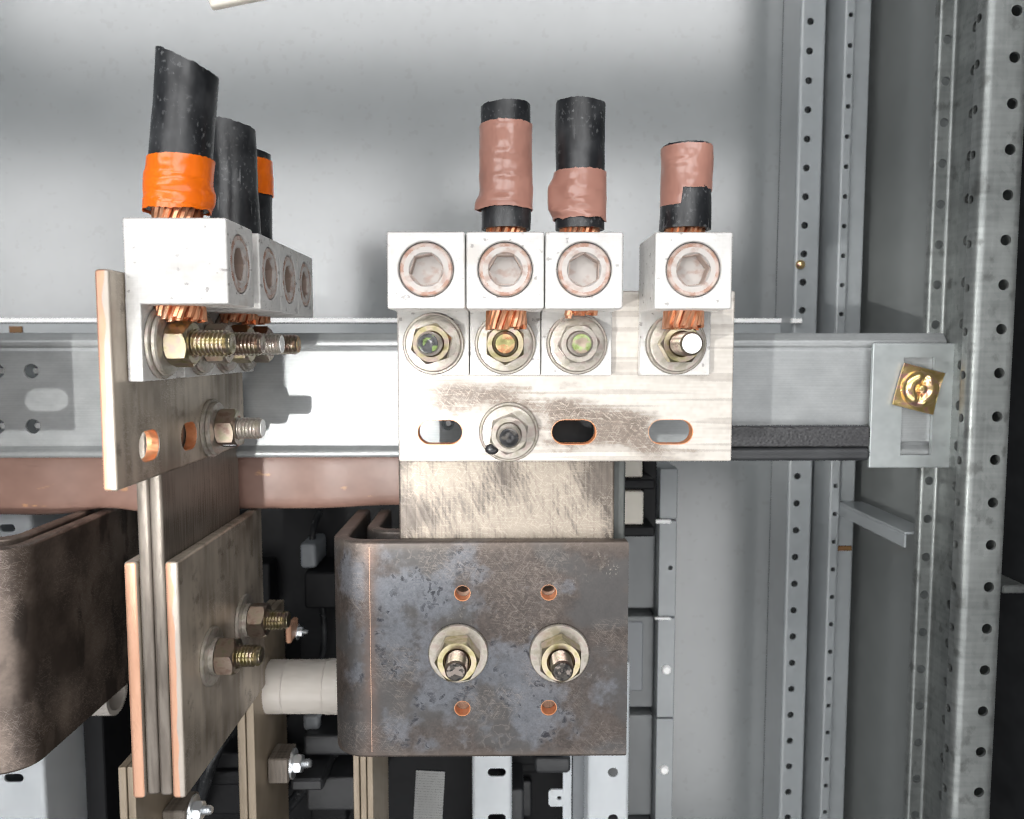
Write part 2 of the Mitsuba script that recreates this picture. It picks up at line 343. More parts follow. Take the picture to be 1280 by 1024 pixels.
added_light_panel(.56, 1.05, .33, .57, -1.0, 'added short low light panel in front of the cabinet, far right')
added_light_panel(-1.55, 1.05, .92, 1.75, -1.0, 'added large high light panel in front of the cabinet')

added_light_panel(-1.3, 2.3, -1.55, -.42, -1.0, 'added wide dimmer light panel low in front of the cabinet', 2.3)  # added to brighten the lower wall and undersides

def inspection_lamp():
    k = thing('inspection_lamp', 'small dark inspection lamp with an added beam hood, low on the left before the cabinet', 'lamp')
    L = KEY
    tgt = np.array([-.02, .55, -.075]); d = tgt - L; d /= np.linalg.norm(d)
    w = T().look_at(origin=L.tolist(), target=(L + d).tolist(), up=[0, 0, 1])
    e = mikit.ply(trimesh.creation.cylinder(radius=.006, height=.0004, sections=24))
    v, f = trimesh.creation.icosphere(subdivisions=0).vertices, None
    n = 24; a = np.linspace(0, 2 * np.pi, n, endpoint=False)
    V = np.vstack([[0, 0, 0], np.c_[.006 * np.cos(a), .006 * np.sin(a), np.zeros(n)]]); F = np.array([[0, 1 + i, 1 + (i + 1) % n] for i in range(n)])
    e = mikit.ply((V, F)); e['to_world'] = w; e['bsdf'] = {'type': 'ref', 'id': 'white_plastic'}
    e['emitter'] = {'type': 'area', 'radiance': rgb(KEY_R, KEY_R * .99, KEY_R * .96)}
    scene[k + '__bulb'] = e
    part(k, 'body', rbox(-.03, .03, -.02, .02, -.06, -.002, .004), 'lamp_body', to_world=w)
    part(k, 'hood', rbox(-.09, .09, .0175, .0195, -.002, .10, .0005), 'lamp_body', to_world=w)  # hood added to keep the beam off the upper wall
    part(k, 'flap', rbox(-.09, .09, -.011, -.009, -.002, .10, .0005), 'lamp_body', to_world=w)  # flap added to keep the beam off the lower wall
inspection_lamp()

# ------------------------------------------------------------------ the setting: cabinet walls
struct('rear_wall', rbox(-1.2, .33, .75, .753, -1.2, 1.2, .0005), 'wall_paint')
mat('side_paint', lambda p, n, uv: mix((.20, .215, .212), (.26, .275, .272), fbm(p.x * 20, p.y * 20, p.z * 20, 4)), 0.26, 0.0, specular=0.6)
struct('side_wall', rbox(.3305, .3325, .565, .749, -1.2, 1.2, .0005), 'side_paint')
struct('neighbour_wall', rbox(.385, .388, .30, .9, -1.2, 1.2, .0005), 'dark_plastic')

def holes_y(xs, zs, r, y0, y1, n=14):
    return m3.Manifold.batch_boolean([cyl_y(r, x, y0, y1, z, n) for x in np.atleast_1d(xs) for z in np.atleast_1d(zs)], m3.OpType.Add)
def holes_x(ys, zs, r, x0, x1, n=14):
    return m3.Manifold.batch_boolean([cyl_x(r, x0, x1, y, z, n) for y in np.atleast_1d(ys) for z in np.atleast_1d(zs)], m3.OpType.Add)
PITCH = .025

def front_post():
    k = thing('frame_post', 'galvanised steel corner post with a column of round holes, nearest post at the right edge', 'post')
    S = 1.115; P_ = PITCH * S
    prof = fillet([(.2915, .545), (.2915, .447), (.2675, .447), (.2675, .4585), (.2800, .4585), (.2800, .4985), (.2690, .4985), (.2690, .5025)], .0045)
    m = path_sheet([(x * S, y * S) for x, y in prof], .002, -.85, .72)
    zs = np.arange(-.80, .70, P_)
    m = m - holes_y(.2832 * S, zs + .0035, .0031 * S, .44 * S, .452 * S) - holes_x(.4535 * S, zs + .002, .0026 * S, .262 * S, .273 * S)
    m = m - holes_y(.2738 * S, zs + .008, .0028 * S, .494 * S, .503 * S) - holes_x(.478 * S, zs + .008, .0030 * S, .275 * S, .285 * S)
    part(k, 'profile', tm(m), 'galvanised', 40)
    return k
front_post()

def rear_posts():
    k = thing('frame_post', 'grey painted rear post with a row of holes, left of the two rear posts', 'post')
    zs = np.arange(-.80, .80, PITCH)
    m = path_sheet(fillet([(.2595, .7485), (.2595, .706), (.2805, .706), (.2805, .735)], .0025), .0018, -1.0, 1.0)
    m = m - holes_y(.2672, zs + .0085, .0031, .70, .712)
    part(k, 'profile', tm(m), 'panel_paint', 40)
    s = lathe([(0, 0), (.004, 0), (.004, .002), (.0025, .0035), (0, .0038)], 20)
    w = at(1000, 331, .705)
    part(k, 'screw', s, 'zinc_gold', 40, T().translate([w[0], .705, w[2]]).rotate([1, 0, 0], 90), 'small yellow screw in the post')
    k = thing('frame_post', 'grey rear corner post with small holes, right of the two rear posts', 'post')
    m = path_sheet(fillet([(.2875, .725), (.2875, .681), (.2952, .681), (.2952, .690), (.3125, .690), (.3125, .7485)], .0015), .0018, -1.0, 1.0)
    m = m - holes_y(.2918, zs + .004, .0021, .675, .687)
    part(k, 'profile', tm(m), 'panel_paint', 40)
    for py in (690,):
        a = at(1050, py, .676)
        part(k, 'rust_streak', rbox(.2885, .3115, .6875, .6895, a[2] - .0022, a[2] + .0022, .0005), 'rust')
rear_posts()

k = thing('shelf_rail', 'grey metal side rail running back along the side wall below the bracket', 'rail')
z = at(1050, 628, .68)[2]
part(k, 'angle', tm(rbox(.296, .318, .568, .684, z - .002, z, .0006) + rbox(.296, .2978, .568, .684, z - .012, z - .002, .0006)), 'panel_paint')
k = thing('shelf_rail', 'short light grey rail beyond the corner post at the far right edge', 'rail')
a = at(1268, 716, .60)
part(k, 'angle', tm(rbox(.366, .384, .56, .80, a[2] - .004, a[2] + .002, .001)), 'galvanised')

# ------------------------------------------------------------------ channel, rail with painted light sliver, bracket
YC = .55
def channel():
    k = thing('mounting_channel', 'long bright zinc channel running across behind the connector plates', 'channel')
    zt, zb = .0085, -.0725
    # section in (y, z): lip, rounded top, face, lower lip
    pts = [(YC + .045, zt + .001), (YC + .004, zt + .001), (YC - .0005, zt - .004), (YC - .0005, zt - .0065), (YC + .0012, zt - .0085), (YC, zt - .0105), (YC, zb + .0035), (YC - .004, zb), (YC - .004, zb - .003), (YC + .045, zb - .003)]
    poly = sg.LineString(fillet(pts, .0025, 5)).buffer(.001, cap_style=2, join_style=1, quad_segs=2)
    cs = m3.CrossSection([np.array(poly.exterior.coords)[:-1]], m3.FillRule.NonZero)
    m = m3.Manifold.extrude(cs, 1.10)                      # (y, z) section along local z
    m = m.transform(np.array([[0, 0, 1, -.79], [1, 0, 0, 0], [0, 1, 0, 0]], float))
    hs = [at(px, py, YC) for px, py in ((40, 464), (42, 533), (-3, 464), (-2, 533), (300, 700))][:4]
    for h in hs: m = m - cyl_y(.0052, h[0], YC - .01, YC + .01, h[2], 20)
    h = at(560, 530, YC); m = m - cyl_y(.0045, h[0], YC - .01, YC + .01, h[2], 20)
    part(k, 'profile', tm(m), 'zinc_sheet', 35)
    for h in hs + [h]:
        b = lathe([(0, 0), (.0033, 0), (.0033, .003), (.0022, .0042), (0, .0042)], 6)
        part(k, 'screw', b, 'zinc_white' if h is not hs[0] else 'zinc_white', False, T().translate([h[0], YC + .009, h[2]]).rotate([1, 0, 0], 90))
channel()

k = thing('rear_rail', 'flat grey rail low on the rear wall topped by a white strip in place of a sliver of light', 'rail')
za, zb = at(700, 418, .735)[2], at(700, 404, .735)[2]
part(k, 'strip', rbox(-1.1, .2805, .735, .7375, za - .02, zb, .0005), 'panel_paint')
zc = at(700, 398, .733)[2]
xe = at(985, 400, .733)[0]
part(k, 'painted_light_sliver', rbox(-1.1, xe, .7328, .7372, zb + .0002, zc, .0004), 'sliver_and_trim_white', label='white strip standing in for a sliver of light on the wall')  # sliver of light on the wall, painted as a white strip
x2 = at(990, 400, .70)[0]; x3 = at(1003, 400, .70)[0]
part(k, 'painted_light_sliver', rbox(x2, x3, .700, .7045, at(700, 404, .70)[2], at(700, 398, .70)[2], .0004), 'sliver_and_trim_white')  # the painted light sliver carried on across the post
a = at(18, 412, .732); part(k, 'sticker', rbox(a[0] - .006, a[0] + .006, .7335, .7348, a[2] - .003, a[2] + .003, .0003), 'rust', label='small brown sticker')

def insulated_bars():
    k = thing('insulated_bar', 'black textured bar with a smooth dark rail under it, right of the front connector plate', 'bar')
    a, b = at(1000, 533, .540)[2], at(1000, 559, .540)[2]
    part(k, 'textured_strip', rbox(.136, .2545, .5395, .549, b, a, .0015, True), 'black_sleeve')
    c = at(1000, 576, .540)[2]
    part(k, 'lower_rail', rbox(.136, .2545, .5375, .549, c, b - .0003, .003, True), 'dark_plastic')
    k = thing('sleeved_busbar', 'brown heat-shrink sleeved busbar running under the zinc channel', 'busbar')
    # wavy lower edge, rounded section
    xs = np.linspace(-.80, -.050, 140); R = []
    nt = 24
    for x in xs:
        px = 630 + x / .57 * 981
        zlo = -.1185 + .0045 * math.exp(-((px - 450) / 130) ** 2) - .003 * math.exp(-((px - 60) / 70.) ** 2) + .0045 * math.exp(-((px - 140) / 40.) ** 2) + .0012 * math.sin(px / 37)
        zhi = -.0745; zc, hz = (zlo + zhi) / 2, (zhi - zlo) / 2
        t = np.linspace(0, 2 * np.pi, nt, endpoint=False)
        ex = .45
        yy = .566 + .008 * np.sign(np.cos(t)) * np.abs(np.cos(t)) ** ex * (1 + .12 * math.sin(x * 90))
        zz = zc + hz * np.sign(np.sin(t)) * np.abs(np.sin(t)) ** ex
        R.append(np.c_[np.full(nt, x), yy, zz])
    V = np.vstack(R); F = []
    for i in range(len(xs) - 1):
        for j in range(nt):
            q = (j + 1) % nt; F += [(i * nt + j, i * nt + q, (i + 1) * nt + q), (i * nt + j, (i + 1) * nt + q, (i + 1) * nt + j)]
    m = trimesh.Trimesh(V, np.array(F), process=False)
    part(k, 'sleeve', m, 'brown_sleeve', True)
insulated_bars()

def bracket():
    k = thing('end_bracket', 'grey zinc end bracket with a slot, holding the channel to the corner post', 'bracket')
    Y = .541
    x0, x1, z0, z1 = at(1089, 500, Y)[0], at(1196, 500, Y)[0], at(1140, 585, Y)[2], at(1140, 429, Y)[2]
    m = rbox(x0, x1, Y, Y + .003, z0, z1, .0009, True)
    s0, s1 = at(1130, 447, Y), at(1164, 569, Y)
    m = m - m3.Manifold.cube([s1[0] - s0[0], .02, s0[2] - s1[2]]).translate([s0[0], Y - .01, s1[2]])
    m = m + rbox(x1 - .0032, x1 - .0003, Y + .0005, Y + .03, z0 + .001, z1 - .001, .0004)
    part(k, 'plate', tm(m), 'bracket_zinc', False)
    part(k, 'slide', rbox(s0[0] - .003, s1[0] + .003, Y + .0035, Y + .0055, at(1140, 553, Y)[2], s0[2] + .002, .0003), 'zinc_sheet')
    b = thing('square_head_bolt', 'gold coloured bolt with a tilted square washer on the end bracket', 'bolt')
    c = at(1146, 486, Y); w = T().translate([c[0], Y - .0004, c[2]]).rotate([0, 1, 0], 14).rotate([1, 0, 0], 90)
    hw = .0148
    g = trimesh.creation.box((2 * hw, 2 * hw, .0001)); n = 13
    u = np.linspace(-1, 1, n); gx, gy = np.meshgrid(u, u); 
    # pressed square washer: slightly cupped sheet
    top = np.c_[gx.ravel() * hw, gy.ravel() * hw, .0016 + .0028 * np.exp(-((gx ** 2 + gy ** 2) * 2.2)).ravel() + .0012 * (np.abs(gx * gy)).ravel() ** 2 - .0006 * gx.ravel()]
    bot = top - [0, 0, .0016]; V = np.vstack([top, bot]); F = []; N = n * n
    for i in range(n - 1):
        for j in range(n - 1):
            p, q, r, s = i * n + j, i * n + j + 1, (i + 1) * n + j + 1, (i + 1) * n + j
            F += [(p, q, r), (p, r, s), (N + p, N + r, N + q), (N + p, N + s, N + r)]
    ring = [j for j in range(n)] + [i * n + n - 1 for i in range(1, n)] + [(n - 1) * n + j for j in range(n - 2, -1, -1)] + [i * n for i in range(n - 2, 0, -1)]
    for a_, b_ in zip(ring, ring[1:] + ring[:1]): F += [(a_, N + a_, N + b_), (a_, N + b_, b_)]
    part(b, 'washer', trimesh.Trimesh(V, np.array(F), process=False), 'zinc_gold', 40, w)
    head = lathe([(0, .001), (.0128, .001), (.0128, .0045), (.0118, .0066), (.0090, .0082), (.0060, .0078), (.0035, .0066), (.0028, .0085), (0, .0092)], 36)
    h = tm(head); v = h.vertices.copy()
    h.vertices[:, 2] -= .0022 * np.exp(-((v[:, 0] / .0016) ** 2)) * (v[:, 2] > .004) * (np.hypot(v[:, 0], v[:, 1]) > .003)
    part(b, 'dome_head', h, 'zinc_gold', 40, w)
bracket()

# ------------------------------------------------------------------ bolts
def mesh_thread(length, r=.0066, pitch=.0021):
    prof = [(0, 0)]; z = 0
    prof.append((r - .0012, 0))
    while z + pitch < length - .001:
        prof += [(r - .0012, z + .08 * pitch), (r, z + .42 * pitch), (r, z + .58 * pitch), (r - .0012, z + .92 * pitch)]; z += pitch
    prof += [(r - .0004, length - .0010), (r - .0013, length), (0, length)]
    t = trimesh.creation.revolve(np.array(prof), sections=36)
    # a slanted thread: shear each ring a little so that the crests climb
    a = np.arctan2(t.vertices[:, 1], t.vertices[:, 0]); m = (t.vertices[:, 2] > .001) & (t.vertices[:, 2] < length - .0015)
    t.vertices[m, 2] += pitch * .5 * np.sin(a[m]) * .5
    return t
def mesh_nut(af, h, rb=.0064):
    R = af / math.sqrt(3)
    hexa = m3.Manifold.cylinder(h, R, R, 6)
    cone = lathe([(0, 0), (af / 2 + .0002, 0), (R + .0003, .0016), (R + .0003, h - .0018), (af / 2 - .0002, h), (0, h)], 48)
    return tm((hexa ^ cone) - m3.Manifold.cylinder(h + .002, rb, rb, 32).translate([0, 0, -.001]) - lathe([(0, h - .0010), (rb, h - .0010), (rb + .0012, h + .0001), (0, h + .0001)], 32))
WASHER = {r: mikit.ply(tm(lathe([(.0067, 0), (r - .0003, 0), (r, .0004), (r, .0017), (r - .0006, .0023), (.0067, .0023)], 56)), smooth=30) for r in (.0178, .0183)}
CONE = mikit.ply(tm(lathe([(.0066, 0), (.0160, 0), (.0163, .0004), (.0163, .0018), (.0156, .0026), (.0135, .0031), (.0066, .0034)], 56)), smooth=25)
SPRING = mikit.ply(tm(lathe([(.0063, 0), (.0112, 0), (.0112, .0028), (.0063, .0030)], 40) - m3.Manifold.cube([.02, .0012, .02]).rotate([18, 0, 0]).translate([.003, -.0006, -.005])), smooth=30)
NUT = mikit.ply(mesh_nut(.0208, .0112), smooth=20)
THREADS = {}
TIP = mikit.ply(tm(lathe([(0, 0), (.0054, 0), (.0052, .0004), (.0036, .0006), (.002, .0003), (0, .0002)], 28)), smooth=30)
def bolt(key_label, pos, axis, length=.035, turn=0., mats=('zinc_washer', 'zinc_washer', 'zinc_yellow', 'zinc_yellow', 'tip_silver'), group=None, cone=True, wr=.0178, spring=False, ns=1.0):
    k = thing('hex_bolt', key_label, 'bolt', group)
    w = T().translate(list(map(float, pos)))
    w = w.rotate([1, 0, 0], 90) if axis == '-y' else w.rotate([0, 1, 0], 90)
    w = w.rotate([0, 0, 1], turn)
    part(k, 'washer', WASHER[wr], mats[0], to_world=w); z = .0024
    if cone: part(k, 'conical_washer', CONE, mats[1], to_world=w.translate([0, 0, z])); z += .0035
    if spring: part(k, 'spring_washer', SPRING, mats[1], to_world=w.translate([0, 0, z])); z += .0031
    part(k, 'nut', NUT, mats[2], to_world=w.translate([0, 0, z]).scale([ns, ns, 1.0 + (ns - 1) * .8]))
    if length not in THREADS: THREADS[length] = mikit.ply(mesh_thread(length), smooth=35)
    part(k, 'threaded_end', THREADS[length], mats[3], to_world=w.translate([0, 0, .0005]))
    part(k, 'end_face', TIP, mats[4], to_world=w.translate([0, 0, length + .0006]))
    return k, w, z

# ------------------------------------------------------------------ terminal lugs
LZ = (-.0160, .0023, .0205, .0609)     # foot bottom, bolt height, block bottom, block top
SZ = .0412
def lug_mesh(w, d=.0490):
    foot = rbox(-w / 2, w / 2, -.0075, -.0002, LZ[0], LZ[2] + .004, .0007, True)
    blk = rbox(-w / 2, w / 2, -d, -.0002, LZ[2], LZ[3], .0011, True)
    m = foot + blk
    m = m - cyl_y(.0146, 0, -d - .01, -d + .0128, SZ, 56)
    rim = lathe([(0, 0), (.0146, 0), (.0153, .0007), (.0153, .002), (0, .002)], 56).rotate([90, 0, 0]).translate([0, -d + .0006, SZ])
    return tm(m - rim)
def screw_mesh(d=.0490):
    # clamp screw with a hexagon socket; local z is outward
    body = lathe([(0, -.012), (.0141, -.012), (.0141, -.0008), (.0133, 0), (0, 0)], 56)
    sock = m3.Manifold.cylinder(.02, .0162 / math.sqrt(3), .0162 / math.sqrt(3), 6).translate([0, 0, -.0105])
    cone = lathe([(0, -.0118), (.0074, -.0104), (.0074, -.009), (0, -.009)], 32)
    cham = lathe([(0, -.0014), (.0076, -.0014), (.0094, .0002), (0, .0002)], 40)
    return tm(body - sock - cone - cham)
SCREW = mikit.ply(screw_mesh(), smooth=28)
RIM = mikit.ply(tm(lathe([(.0119, -.001), (.0139, -.001), (.0139, -.0003), (.0133, .00025), (.0119, .00015)], 56)), smooth=30)
SOCKET = mikit.ply(tm(m3.Manifold.cylinder(.0090, .0161 / math.sqrt(3), .0161 / math.sqrt(3), 6) - m3.Manifold.cylinder(.02, .0153 / math.sqrt(3), .0153 / math.sqrt(3), 6).translate([0, 0, -.005])).apply_translation([0, 0, -.0103]))
LUGS = {}
def lug(label, origin, side, w, group, turn):
    if w not in LUGS: LUGS[w] = mikit.ply(lug_mesh(w), smooth=30)
    k = thing('terminal_lug', label, 'lug', group)
    base = T().translate(list(map(float, origin)))
    if side == 'x': base = base.rotate([0, 0, 1], 90)
    part(k, 'body', LUGS[w], 'tin_lug', to_world=base)
    sw = base.translate([0, -.0486, SZ]).rotate([1, 0, 0], 90).rotate([0, 0, 1], turn)
    part(k, 'clamp_screw', SCREW, 'screw_tin', to_world=sw)
    part(k, 'rim', RIM, 'screw_rim', to_world=sw)
    part(k, 'socket', SOCKET, 'socket_shade', to_world=sw)
    return k, base

YP = .467
RX = [-.0410, .0007, .0424, .1002]     # lug centres of the front plate
XP = -.179
LY = [.3940, .4435, .4825, .5215]      # lug centres of the side plate
RL = ['empty white lug, leftmost of the four on the front connector plate', 'white lug second from left on the front plate, under the long tan wrapped cable',
      'white lug third from left on the front plate, copper ends barely showing below', 'white lug standing apart at the right end of the front connector plate']
for x, l, t in zip(RX, RL, (12, 0, 28, 8)): lug(l, (x, YP, 0), 'y', .0412, None, t)
LL = ['nearest white lug on the side plate, under the tall orange taped cable', 'empty white lug second from the near end of the side plate',
      'white lug third from the near end of the side plate, under the plain black cable', 'farthest white lug on the side plate, next to the zinc channel']
for y, l, t in zip(LY, LL, (5, 20, 11, 33)): lug(l, (XP, y, 0), 'x', .0385, None, t)

UB = [('bolt on the leftmost front lug, end painted black and green', 17, ('zinc_washer', 'zinc_washer', 'zinc_yellow', 'zinc_washer', 'mark_green_black'), .0330),
      ('bolt on the second front lug, with an orange and green tip under the copper strands', 30, ('zinc_washer', 'zinc_washer', 'zinc_yellow', 'zinc_yellow', 'tip_copper'), .0290),
      ('bolt on the third front lug, with a pale green tip', 5, ('zinc_washer', 'zinc_washer', 'zinc_washer', 'zinc_washer', 'mark_green'), .0290),
      ('long bolt with a bright white end on the rightmost front lug', 0, ('zinc_washer', 'zinc_washer', 'zinc_yellow', 'zinc_pink', 'tip_silver'), .0400)]
for x, (l, t, m, ln) in zip(RX, UB): bolt(l, (x, YP - .0077, LZ[1]), '-y', ln, t, m)
SB = [('nearest side bolt with a pale yellow green nut, under the copper strands', 8, ('zinc_washer', 'zinc_washer', 'zinc_yellow', 'zinc_yellow', 'zinc_yellow'), .0350),
      ('second side bolt from the near end, with a pinkish thread', 22, ('zinc_washer', 'zinc_washer', 'zinc_pink', 'zinc_pink', 'zinc_pink'), .0350),
      ('third side bolt from the near end, with a grey thread', 15, ('zinc_washer', 'zinc_washer', 'zinc_yellow', 'zinc_washer', 'tip_silver'), .0350),
      ('farthest side bolt, with a brown thread standing before the channel', 3, ('zinc_washer', 'zinc_washer', 'zinc_pink', 'zinc_pink', 'tip_copper'), .0350)]
for y, (l, t, m, ln) in zip(LY, SB): bolt(l, (XP + .0077, y, LZ[1]), '+x', ln, t, m)

# ------------------------------------------------------------------ front assembly: plate, bars, bent busbar
def ring_mesh(cut, inner, box):
    return tm((cut ^ box) - inner)
def front_plate(x0, x1, y0, slots, key):
    y1 = y0 + .0095; zt, zb = .0337, -.0681
    m = rbox(x0, x1, y0, y1, zb, zt, .0012, True)
    for s in slots: m = m - slot_y(s - .0136, s + .0136, -.0503, .0152, y0 - .01, y1 + .01)
    part(key, 'plate', tm(m), 'tin_plate', 30)
    for s in slots:
        box = m3.Manifold.cube([.2, y1 - y0 - .0010, .2]).translate([s - .1, y0 + .0006, -.15])
        part(key, 'slot_lining', tm((slot_y(s - .0136, s + .0136, -.0503, .0152, y0 - .01, y1 + .01) ^ box) - slot_y(s - .0132, s + .0132, -.0503, .0144, y0 - .01, y1 + .01)), 'copper_hole', 30)
k = thing('connector_plate', 'bright tinned connector plate with oval slots and brown worn patches, facing the camera', 'plate')
front_plate(-.0632, .1370, YP, (-.0383, .0419, .1000), k)
bk, bw, bz = bolt('blackened bolt low on the front connector plate, between the oval slots', (.0028, YP, -.0500), '-y', .0310, 22, ('zinc_washer', 'zinc_washer', 'zinc_washer', 'zinc_washer', 'tip_black'))
blob = [m3.Manifold.sphere(.0036 - .0005 * i, 14).scale([1.15, .9, .6]).translate([-.0100 + .0030 * i, -.0098 + .0030 * i, .0055 + .0045 * (i > 0) + .003 * (i > 1)]) for i in range(3)]
part(bk, 'paint_smear', tm(m3.Manifold.batch_boolean(blob, m3.OpType.Add)), 'mark_black', 40, T().translate([.0028, YP, -.05]).rotate([1, 0, 0], 90), 'black paint smear running off the nut')

k = thing('vertical_busbar', 'worn silver brown vertical busbar between the front plate and the bent busbar', 'busbar')
b = rbox(-.0646, .0679, YP + .0097, YP + .0190, -.2515, -.020, .0016, True)
for s in (-.0383, .0419, .1): b = b - slot_y(s - .016, s + .016, -.0503, .018, .47, .50)
for s in (-.0254, .0271): b = b - cyl_y(.0048, s, .47, .4862, -.1462, 24)
part(k, 'bar', tm(b), 'worn_bar')
k = thing('vertical_busbar', 'dark vertical busbar peeping out right of the worn bar, behind it', 'busbar')
b = rbox(-.0600, .0762, YP + .0192, YP + .0285, -.2515, -.020, .0016, True)
for s in (-.0383, .0419, .1): b = b - slot_y(s - .018, s + .018, -.0503, .020, .47, .51)
part(k, 'bar', tm(b), 'dark_tin')

BT, BB = -.1168, -.2525
def u_section(xr, xl, y0, yb, t, r):
    o = [(xr, y0)] + [(xl + r + r * math.cos(a), y0 + r + r * math.sin(a)) for a in np.radians(np.linspace(270, 180, 12))] + [(xl, yb), (xl + t, yb)]
    q = r - t
    return o + [(xl + r + q * math.cos(a), y0 + r + q * math.sin(a)) for a in np.radians(np.linspace(180, 270, 12))] + [(xr, y0 + t)]
def u_bar(xr, xl, y0, yb, t, r):
    P = u_section(xr, xl, y0, yb, t, r)
    m = bev(P, BT - BB, .0021); m.apply_translation([0, 0, BB])
    if m.volume < 0: m.invert()
    return m
k = thing('bent_busbar', 'dark mottled bent busbar with four holes and two bolts, lower middle', 'busbar')
m = mf(u_bar(.0756, -.1068, YP, .565, .0095, .0215))
HS = [at(px, py, YP) for px, py in ((578, 742), (686, 741), (578, 886), (686, 885))]
for h in HS: m = m - cyl_y(.0050, h[0], YP - .01, YP + .0096, h[2], 28)
part(k, 'bar', tm(m), 'oxidised_copper', 35)
for h in HS:
    part(k, 'hole_lining', tm(cyl_y(.0050, h[0], YP + .0004, YP + .0093, h[2], 28) - cyl_y(.0046, h[0], YP - .01, YP + .02, h[2], 28)), 'copper_hole', 40)
xs = at(463, 800, YP)[0]
part(k, 'scored_line', rbox(xs - .00022, xs + .00022, YP - .00012, YP + .001, BB + .004, BT - .003, .0001), 'scored_copper', False, label='thin bright copper line scored along the bend')
k = thing('bent_busbar', 'inner bent busbar nested inside the mottled one, only its top edge in view', 'busbar')
part(k, 'bar', u_bar(.0756, -.0905, YP + .0287, .565, .0085, .018), 'oxidised_copper', 35)
for px, l, t in ((573, 'left one of the two bolts on the mottled bent busbar', 4), (699, 'right one of the two bolts on the mottled bent busbar', 26)):
    c = at(px, 816, YP)
    bolt(l, (c[0], YP - .0001, c[2]), '-y', .0275, t, ('zinc_washer', 'zinc_washer', 'zinc_yellow', 'zinc_pink', 'tip_dark'), wr=.0183, cone=False, ns=1.13)

# ------------------------------------------------------------------ side assembly: plate and bars seen along their faces
def slot_x(y0, y1, z, h, x0, x1):
    r = h / 2
    return m3.Manifold.batch_hull([cyl_x(r, x0, x1, y0 + r, z), cyl_x(r, x0, x1, y1 - r, z)])
k = thing('connector_plate', 'bronze coloured connector plate with a copper near edge, turned sideways on the left', 'plate')
m = rbox(XP - .0068, XP, .3612, .5405, -.0663, .0357, .0013, True)
SLS = [(.3956, -.0492), (.4460, -.0500)]
for y, z in SLS: m = m - slot_x(y - .0118, y + .0118, z, .0160, XP - .02, XP + .02)
part(k, 'plate', tm(m), 'bronze_plate', 30)
for y, z in SLS:
    part(k, 'slot_lining', tm(slot_x(y - .0118, y + .0118, z, .0160, XP - .0063, XP - .0005) - slot_x(y - .0114, y + .0114, z, .0152, XP - .02, XP + .02)), 'copper_hole')
bk, bw, bz = bolt('bolt with a black smeared nut low on the sideways connector plate', (XP, .4785, -.0488), '+x', .0310, 10, ('zinc_washer', 'zinc_washer', 'zinc_pink', 'zinc_washer', 'tip_silver'))
sm = m3.Manifold.hull_points(np.array([(.008 + a * .010, -.0104 + b * .0006, -.004 + c * .007) for a in (0, 1) for b in (0, 1) for c in (0, 1)]))
part(bk, 'paint_smear', tm(rbox(.0080, .0165, -.0036, .0030, -.0111, -.0088, .0006)), 'mark_black', 30, T().translate([XP, .4785, -.0488]), 'black paint smear across the nut')

def side_bar(xa, xb, y0, y1, zb, zt, m, name, label, c=.0018):
    k = thing(name, label, 'busbar')
    part(k, 'bar', tm(rbox(xa, xb, y0, y1, zb, zt, c, True)), m)
    return k
side_bar(-.1938, -.1866, .4250, .5500, -.2515, -.020, 'worn_bar_side', 'vertical_busbar', 'right one of the two worn upright bars under the sideways plate')
side_bar(-.2012, -.1940, .4255, .5500, -.2512, -.020, 'worn_bar_side', 'vertical_busbar', 'left one of the two worn upright bars under the sideways plate')
side_bar(-.1864, -.1788, .4240, .5735, -.2525, BT, 'bronze_plate', 'clamp_plate', 'bronze clamp plate with a copper near edge and two bolts, lower left')
side_bar(-.2088, -.2014, .4240, .5735, -.2525, BT, 'bronze_plate', 'clamp_plate', 'clamp plate behind the worn bars, showing only its copper edge')
bolt('nearer bolt on the bronze clamp plate', (-.1788, .4665, -.1870), '+x', .0300, 12, ('zinc_washer', 'zinc_washer', 'zinc_pink', 'zinc_yellow', 'zinc_yellow'), cone=False, spring=True)
bolt('farther bolt on the bronze clamp plate', (-.1788, .5270, -.1860), '+x', .0300, 24, ('zinc_washer', 'zinc_washer', 'zinc_pink', 'zinc_yellow', 'zinc_yellow'), cone=False, spring=True)

# third phase at the left edge: bent bar in view, its connector plate just outside
k = thing('bent_busbar', 'brown bent busbar with rounded corner at the left edge', 'busbar')
m = u_bar(.60, .283, .4480, .600, .0095, .021); m.vertices[:, 0] *= -1; m.invert()
part(k, 'bar', m, 'brown_copper', 35)
k = thing('bent_busbar', 'inner bent busbar nested in the brown one at the left edge', 'busbar')
m = u_bar(.60, .2990, .4750, .600, .0085, .018); m.vertices[:, 0] *= -1; m.invert()
part(k, 'bar', m, 'brown_copper', 35)
k = thing('connector_plate', 'tinned connector plate of the next phase, beyond the left edge', 'plate')
front_plate(-.4900, -.2925, .440, (-.3085, -.368, -.43), k)

